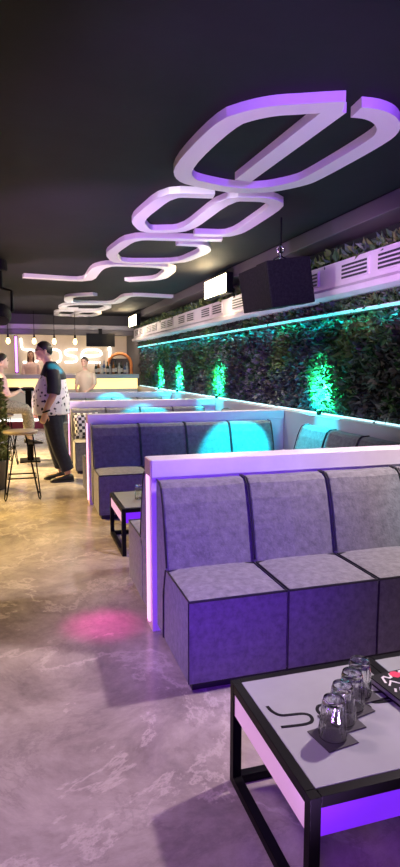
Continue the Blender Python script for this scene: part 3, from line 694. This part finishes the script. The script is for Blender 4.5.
pp = thing('potted_shrub', 'leafy olive green potted shrub cut by the left edge', 'plant', (-0.38, 7.78, 0))
MB().lathe([(0.13, 0), (0.15, 0.02), (0.19, 0.36), (0.20, 0.38), (0.18, 0.38), (0.17, 0.33)], 18).build('pot', M['pot'], pp, smooth=True)
m = MB()
for k in range(7):
    a = k * 0.9; m.tube([(0.02 * math.cos(a), 0.02 * math.sin(a), 0.33), (0.09 * math.cos(a), 0.09 * math.sin(a), 0.8), (0.13 * math.cos(a), 0.13 * math.sin(a), 1.25)], [0.008, 0.006, 0.003], 5)
m.build('stem', M['stem'], pp)
def gp():
    z = rnd.uniform(0.30, 1.42); r = 0.17 * math.sqrt(rnd.random()) * (1.0 if z < 1.1 else 0.75); a = rnd.uniform(0, 6.283)
    return (r * math.cos(a), r * math.sin(a), z), (math.cos(a) * 0.7, math.sin(a) * 0.7, 0.4)
o = leaf_cloud(1500, gp, lambda p: rnd.uniform(0.05, 0.10), 'leaves', [LEAF_POT, LEAF[1]], pp, lambda p: rnd.choice([0, 0, 1])); o['kind'] = 'stuff'

sl = thing('stage_light', 'black moving head stage light hanging at the left edge under the ceiling', 'stage light', (-0.24, 8.5, CEIL))
MB().lathe([(0.10, -0.02), (0.11, -0.14), (0.10, -0.16)], 16, (0, 0, 0)).build('base', M['black_box'], sl)
MB().tube([(0, 0, -0.0), (0, 0, -0.03)], 0.03, 8).build('clamp', M['black_metal'], sl)
m = MB(); m.tube([(0, 0, -0.16), (0, 0, -0.40)], 0.04, 8); m.tube([(-0.15, 0, -0.70), (-0.15, 0, -0.42), (0, 0, -0.38), (0.15, 0, -0.42), (0.15, 0, -0.70)], 0.022, 8); m.build('yoke', M['black_metal'], sl)
hd = MB().ball((0, 0, -0.74), 0.14, 0.14, 0.15, 18, 11).build('head', M['black_box'], sl, smooth=True)
MB().lathe([(0.07, 0), (0.075, 0.02)], 16).xf(Matrix.Translation((0.03, -0.10, -0.82)) @ Matrix.Rotation(R(125), 4, 'X')).build('lens', M['screen'], hd)

# ------------------------------------------------------------------ people
def ell(c, rx, ry, n=18, tilt=0):
    return [(c[0] + rx * math.cos(2 * math.pi * k / n), c[1] + ry * math.sin(2 * math.pi * k / n), c[2] + tilt * math.cos(2 * math.pi * k / n)) for k in range(n)]
def remesh(mb, name, material, parent, voxel, sm=4):
    o = mb.build(name, material, None)
    r = o.modifiers.new('remesh', 'REMESH'); r.mode = 'VOXEL'; r.voxel_size = voxel; r.use_smooth_shade = True
    s = o.modifiers.new('smooth', 'SMOOTH'); s.factor = 0.5; s.iterations = sm
    dg = bpy.context.evaluated_depsgraph_get(); me = bpy.data.meshes.new_from_object(o.evaluated_get(dg))
    o.modifiers.clear(); old = o.data; o.data = me; me.name = name; bpy.data.meshes.remove(old)
    me.polygons.foreach_set('use_smooth', [True] * len(me.polygons))
    if parent: o.parent = parent
    return o
def limb(mb, pts, rad, n=12): 
    P = smooth_path([Vector(p) for p in pts], 1)
    # radii resampled to the rounded path
    Q = [rad[0]]; m = len(rad)
    for i in range(m - 1): Q += [rad[i] * 0.75 + rad[i + 1] * 0.25, rad[i] * 0.25 + rad[i + 1] * 0.75]
    Q.append(rad[-1]); mb.tube(P, Q, n)
    return mb
def hairline(c): return 58 + (1 - c) * 40 if c > 0 else 98 + (-c) * 30
def add_head(mb, c, s=1.0):
    """head centred at c, facing +x"""
    x, y, z = c
    mb.ball((x - 0.005 * s, y, z + 0.02 * s), 0.098 * s, 0.078 * s, 0.105 * s, 18, 12)
    mb.ball((x + 0.025 * s, y, z - 0.045 * s), 0.070 * s, 0.062 * s, 0.072 * s, 16, 10)
    mb.ball((x + 0.095 * s, y, z - 0.018 * s), 0.020 * s, 0.015 * s, 0.022 * s, 8, 6)      # nose
    mb.tube([(x + 0.088 * s, y, z + 0.025 * s), (x + 0.103 * s, y, z - 0.018 * s)], 0.011 * s, 6)
    for sd in (-1, 1): mb.ball((x - 0.012 * s, y + sd * 0.080 * s, z - 0.008 * s), 0.022 * s, 0.012 * s, 0.034 * s, 8, 6)   # ears
    mb.ball((x + 0.078 * s, y, z - 0.095 * s), 0.022 * s, 0.026 * s, 0.018 * s, 8, 6)      # chin
def face_parts(body, c, s=1.0):
    x, y, z = c
    for sd in (-1, 1): MB().ball((x + 0.084 * s, y + sd * 0.030 * s, z + 0.012 * s), 0.011 * s, 0.013 * s, 0.008 * s, 8, 6).build('eye', M['eye'], body, smooth=True)
    MB().ball((x + 0.088 * s, y, z - 0.062 * s), 0.010 * s, 0.024 * s, 0.008 * s, 8, 6).build('lips', M['lip'], body, smooth=True)
def add_hand(mb, wrist, dirv, palm_n, s=1.0, curl=0.4, thumb=1):
    """palm and five bent fingers; dirv along the hand, palm_n out of the palm"""
    d = Vector(dirv).normalized(); n = Vector(palm_n); n = (n - d * n.dot(d)).normalized(); sdv = d.cross(n) * thumb
    W = Vector(wrist)
    a = W; 
    rings = []
    for t_, hw, th in ((0.0, 0.026, 0.020), (0.03, 0.036, 0.018), (0.07, 0.042, 0.015), (0.095, 0.040, 0.012)):
        c = W + d * t_ * s
        rings.append([c + sdv * hw * s * math.cos(2 * math.pi * k / 12) + n * th * s * math.sin(2 * math.pi * k / 12) for k in range(12)])
    mb.loft(rings)
    for off, ln in ((0.030, 0.072), (0.010, 0.082), (-0.011, 0.076), (-0.031, 0.060)):
        b = W + d * 0.085 * s + sdv * off * s; ang = 0; p = [b]; seg = ln * s / 3
        for q in range(3):
            ang += curl; p.append(p[-1] + (d * math.cos(ang) + n * math.sin(ang)) * seg)
        mb.tube(p, [0.0095 * s, 0.009 * s, 0.008 * s, 0.0065 * s], 8)
    b = W + d * 0.025 * s + sdv * 0.028 * s
    mb.tube([b, b + (d * 0.6 + sdv * 0.7 + n * 0.2) * 0.035 * s, b + (d * 0.85 + sdv * 0.75 + n * 0.45) * 0.058 * s, b + (d * 1.15 + sdv * 0.65 + n * 0.7) * 0.075 * s], [0.013 * s, 0.0115 * s, 0.010 * s, 0.008 * s], 8)

# ---- the standing man: local +x is where he faces, +y his left
S = 1.055
man = thing('person', 'standing man in black and white speckled shirt, navy jeans and glasses facing left', 'person', (0.39, 8.12, 0), math.pi)
man.scale = (S, S, S)
mb = MB()
HC = (0.09, 0, 1.665)
add_head(mb, HC)
limb(mb, [(0.01, 0, 1.42), (0.035, 0, 1.52), (0.07, 0, 1.60)], [0.075, 0.062, 0.058])
mb.loft([ell((0.02, 0, 0.84), 0.13, 0.17), ell((0.03, 0, 0.95), 0.17, 0.19), ell((0.04, 0, 1.10), 0.19, 0.19), ell((0.02, 0, 1.28), 0.15, 0.19), ell((0.0, 0, 1.40), 0.12, 0.18), ell((0.0, 0, 1.47), 0.075, 0.11)])
armL = [(0.0, 0.205, 1.42), (-0.02, 0.265, 1.26), (0.0, 0.285, 1.12), (0.07, 0.275, 0.99), (0.105, 0.265, 0.90)]
armR = [(0.0, -0.205, 1.42), (-0.01, -0.265, 1.26), (0.02, -0.285, 1.13), (0.09, -0.275, 1.0), (0.15, -0.25, 0.92)]
for A in (armL, armR): limb(mb, A, [0.062, 0.054, 0.047, 0.038, 0.029])
add_hand(mb, armL[-1], (0.25, -0.1, -1), (0.2, -1, 0), 1.0, 0.35, 1)
add_hand(mb, armR[-1], (0.5, 0.1, -1), (0.2, 1, 0), 1.0, 0.35, -1)
for sd, fx in ((1, -0.15), (-1, -0.08)):
    limb(mb, [(0.01, sd * 0.095, 0.90), (0.02 + fx * 0.4, sd * 0.105, 0.50), (-0.02 + fx, sd * 0.11, 0.10)], [0.10, 0.062, 0.042])
    limb(mb, [(-0.04 + fx, sd * 0.11, 0.06), (0.06 + fx, sd * 0.115, 0.045), (0.14 + fx, sd * 0.12, 0.04)], [0.035, 0.036, 0.026])
body = remesh(mb, 'body', M['skin'], man, 0.0085, 3)
face_parts(body, HC)
# hair: short cap at back and top
mb = MB(); vs_ = []
for i in range(9):
    a = math.pi / 2 * i / 8.5
    r_ = []
    for k in range(20):
        ph = 2 * math.pi * k / 20; cc = math.cos(ph)
        aa = (i / 8) * R(hairline(cc))
        r_.append((HC[0] - 0.008 + 0.104 * math.sin(aa) * math.cos(ph), 0.084 * math.sin(aa) * math.sin(ph), HC[2] + 0.022 + 0.112 * math.cos(aa)))
    vs_.append(r_)
mb.loft(vs_[1:], True); hr = mb.build('hair', M['hair_dark'], man, smooth=True)
# glasses
mb = MB()
for sd in (-1, 1):
    mb.tube([(HC[0] + 0.103, sd * 0.033 + 0.024 * math.cos(k * math.pi / 6), HC[2] + 0.012 + 0.018 * math.sin(k * math.pi / 6)) for k in range(12)], 0.0035, 6, closed=True)
    mb.tube([(HC[0] + 0.102, sd * 0.057, HC[2] + 0.018), (HC[0] + 0.06, sd * 0.084, HC[2] + 0.018), (HC[0] - 0.02, sd * 0.088, HC[2] + 0.012)], 0.0035, 6)
mb.tube([(HC[0] + 0.105, -0.010, HC[2] + 0.014), (HC[0] + 0.105, 0.010, HC[2] + 0.014)], 0.0035, 6)
mb.build('glasses', M['black_metal'], man)
# shirt: speckled trunk
mb = MB()
mb.loft([ell((0.015, 0, 0.865), 0.232, 0.232), ell((0.02, 0, 0.90), 0.236, 0.235), ell((0.02, 0, 1.05), 0.240, 0.235), ell((0.01, 0, 1.22), 0.20, 0.225), ell((-0.01, 0, 1.36), 0.155, 0.21), ell((-0.01, 0, 1.44), 0.11, 0.16), ell((0.0, 0, 1.49), 0.07, 0.075)])
shirt = remesh(mb, 'shirt', M['speckle'], man, 0.012, 3)
# black shoulders and sleeves
mb = MB()
mb.loft([ell((-0.02, 0, 1.31), 0.165, 0.226), ell((-0.018, 0, 1.38), 0.158, 0.222), ell((-0.012, 0, 1.44), 0.128, 0.185), ell((0.005, 0, 1.50), 0.088, 0.09), ell((0.015, 0, 1.54), 0.078, 0.078)])
for A in (armL, armR):
    limb(mb, [A[0], A[1], (A[2][0], A[2][1], A[2][2] + 0.015)], [0.085, 0.088, 0.084])
yoke = remesh(mb, 'shirt_yoke', M['black_cloth'], man, 0.012, 3); yoke['label'] = 'black shoulders and short sleeves'
MB().tube([(0.090 + 0.04 * math.cos(k * math.pi / 6), 0.27 + 0.038 * math.sin(k * math.pi / 6), 0.925 - 0.012 * math.cos(k * math.pi / 6)) for k in range(12)], 0.011, 6, closed=True).build('wristwatch', M['black_metal'], man)
# jeans
mb = MB()
mb.loft([ell((0.015, 0, 0.76), 0.16, 0.20), ell((0.015, 0, 0.85), 0.175, 0.205), ell((0.02, 0, 0.93), 0.18, 0.20)])
for sd, fx in ((1, -0.15), (-1, -0.08)):
    limb(mb, [(0.01, sd * 0.10, 0.84), (0.02 + fx * 0.4, sd * 0.11, 0.50), (-0.015 + fx, sd * 0.112, 0.15)], [0.128, 0.098, 0.085])
remesh(mb, 'jeans', M['denim'], man, 0.012, 3)
for sd, fx in ((1, -0.15), (-1, -0.08)):
    rings = []
    for xx, hw, zt in ((-0.085, 0.030, 0.075), (-0.06, 0.042, 0.10), (0.0, 0.046, 0.10), (0.06, 0.050, 0.075), (0.13, 0.054, 0.058), (0.18, 0.048, 0.048), (0.205, 0.028, 0.036)):
        rings.append([(xx + fx, sd * 0.115 + hw * math.cos(2 * math.pi * k / 12), 0.012 + (zt - 0.012) * (0.5 + 0.5 * math.sin(2 * math.pi * k / 12))) for k in range(12)])
    sh = MB().loft(rings).build('shoe', M['shoe'], man, smooth=True)
    m = MB(); q = [(-0.09, 0.026), (-0.05, 0.044), (0.05, 0.05), (0.13, 0.056), (0.19, 0.046), (0.212, 0.022)]
    ol = [(x + fx, sd * 0.115 + y, 0) for x, y in q] + [(x + fx, sd * 0.115 - y, 0) for x, y in reversed(q)]
    m.loft([[(x, y, 0.0005) for x, y, z in ol], [(x, y, 0.022) for x, y, z in ol]]); m.build('sole', M['sole'], sh)

def simple_person(label, loc, rz, top_m, hair_m, long_hair=False, seated=False, skin='skin_pale', leg_m='denim', scale=1.0, arms='down', top_name='top'):
    """standing on z=0 or, seated, with the hips at z=0.85"""
    t = thing('person', label, 'person', loc, rz); t.scale = (scale,) * 3
    dz = 0.0
    hip = 0.90
    HC = (0.05, 0, 1.62)
    if seated: dz = 0.02
    mb = MB(); add_head(mb, HC)
    limb(mb, [(0, 0, 1.38), (0.02, 0, 1.47), (0.035, 0, 1.54)], [0.07, 0.052, 0.050])
    mb.loft([ell((0, 0, 0.84), 0.11, 0.15), ell((0.0, 0, 0.93), 0.125, 0.165), ell((0.0, 0, 1.10), 0.10, 0.135), ell((0.0, 0, 1.28), 0.115, 0.16), ell((0, 0, 1.37), 0.095, 0.155), ell((0, 0, 1.42), 0.06, 0.09)])
    if arms == 'down': A = [[(0, sd * 0.17, 1.36), (-0.01, sd * 0.22, 1.20), (0.02, sd * 0.23, 1.08), (0.12, sd * 0.21, 1.00), (0.20, sd * 0.16, 0.96)] for sd in (1, -1)]
    else: A = [[(0, sd * 0.17, 1.36), (0.04, sd * 0.22, 1.20), (0.08, sd * 0.23, 1.09), (0.20, sd * 0.17, 1.12), (0.29, sd * 0.10, 1.16)] for sd in (1, -1)]
    for a, sd in zip(A, (1, -1)):
        limb(mb, a, [0.052, 0.045, 0.040, 0.033, 0.026]); add_hand(mb, a[-1], Vector(a[-1]) - Vector(a[-2]), (0, -sd, -0.4), 0.95, 0.45, sd)
    LG = []
    for sd in (1, -1):
        if seated: L = [(0.0, sd * 0.09, 0.90), (0.22, sd * 0.10, 0.90), (0.42, sd * 0.10, 0.86), (0.44, sd * 0.10, 0.62), (0.43, sd * 0.10, 0.38)]; rr = [0.095, 0.085, 0.062, 0.055, 0.040]
        else: L = [(0, sd * 0.085, 0.88), (0.01, sd * 0.09, 0.66), (0.015, sd * 0.09, 0.48), (0.0, sd * 0.09, 0.28), (-0.01, sd * 0.09, 0.09)]; rr = [0.098, 0.078, 0.058, 0.052, 0.038]
        LG.append((L, rr)); limb(mb, L, rr)
        f = L[-1]; limb(mb, [(f[0], f[1], f[2] - 0.02), (f[0] + 0.10, f[1], f[2] - 0.055), (f[0] + 0.17, f[1], f[2] - 0.06)], [0.036, 0.034, 0.024])
    body = remesh(mb, 'body', M[skin], t, 0.011, 3); face_parts(body, HC)
    mb = MB()
    mb.loft([ell((0, 0, 0.86), 0.142, 0.182), ell((0, 0, 0.95), 0.142, 0.18), ell((0, 0, 1.10), 0.12, 0.155), ell((0.0, 0, 1.28), 0.133, 0.178), ell((0, 0, 1.37), 0.11, 0.17), ell((0, 0, 1.43), 0.066, 0.08)])
    for a in A: limb(mb, a[:3], [0.070, 0.062, 0.057])
    remesh(mb, top_name, M[top_m], t, 0.014, 3)
    mb = MB(); mb.loft([ell((0, 0, 0.80), 0.128, 0.165), ell((0, 0, 0.90), 0.137, 0.176)])
    for L, rr in LG: limb(mb, L[:4] + [(L[4][0], L[4][1], L[4][2] + 0.05)], [q + 0.016 for q in rr])
    remesh(mb, 'trousers', M[leg_m], t, 0.014, 3)
    for L, rr in LG:
        f = L[-1]; rings = []
        for xx, hw, zt in ((-0.05, 0.030, 0.06), (-0.03, 0.042, 0.10), (0.04, 0.046, 0.09), (0.12, 0.048, 0.058), (0.18, 0.040, 0.046), (0.20, 0.022, 0.034)):
            rings.append([(f[0] + xx, f[1] + hw * math.cos(2 * math.pi * k / 10), f[2] - 0.088 + zt * (0.5 + 0.5 * math.sin(2 * math.pi * k / 10))) for k in range(10)])
        MB().loft(rings).build('shoe', M['shoe'], t, smooth=True)
    mb = MB(); vs_ = []
    for i in range(9):
        a = math.pi / 2 * (i + 0.6) / 8.6; r_ = []
        for k in range(20):
            ph = 2 * math.pi * k / 20; aa = ((i + 0.5) / 8.5) * R(hairline(math.cos(ph)))
            r_.append((HC[0] - 0.008 + 0.108 * math.sin(aa) * math.cos(ph), 0.088 * math.sin(aa) * math.sin(ph), HC[2] + 0.022 + 0.115 * math.cos(aa)))
        vs_.append(r_)
    if long_hair:
        for dzz, wd, dp in ((-0.06, 1.05, 1.0), (-0.16, 1.15, 0.95), (-0.26, 1.2, 0.8), (-0.33, 0.9, 0.6)):
            r_ = []
            for k in range(20):
                ph = 2 * math.pi * k / 20; c_ = math.cos(ph)
                r_.append((HC[0] - 0.02 + (0.10 * dp * c_ if c_ < 0.1 else 0.02 * c_), 0.092 * wd * math.sin(ph), HC[2] + dzz))
            vs_.append(r_)
    mb.loft(vs_, True); mb.build('hair', M[hair_m], t, smooth=True)
    return t
simple_person('woman with long dark brown hair and pink top behind the bar', (0.27, 17.3, 0.264), -math.pi / 2, 'pink_cloth', 'hair_brown', True, False, 'skin', 'denim', 1.0, 'down')
simple_person('man in beige shirt with dark hair standing in front of the glowing bar', (1.53, 14.75, 0), R(-120), 'beige_cloth', 'hair_dark', False, False, 'skin', 'denim', 1.03, 'down', 'shirt')
simple_person('seated person in pale pink shirt at the tall black table on the left', (-0.34, 9.72, 0.015), R(12), 'pink_cloth', 'hair_dark', False, True, 'skin_pale', 'grey_glitter', 1.0, 'up', 'shirt')
s2 = copy_thing(st, (-0.34, 9.72, 0), 0.3, 'bar stool under the seated person at the tall black table')
tag(st, st['label'], 'stool', 'bar stools'); s2['group'] = 'bar stools'
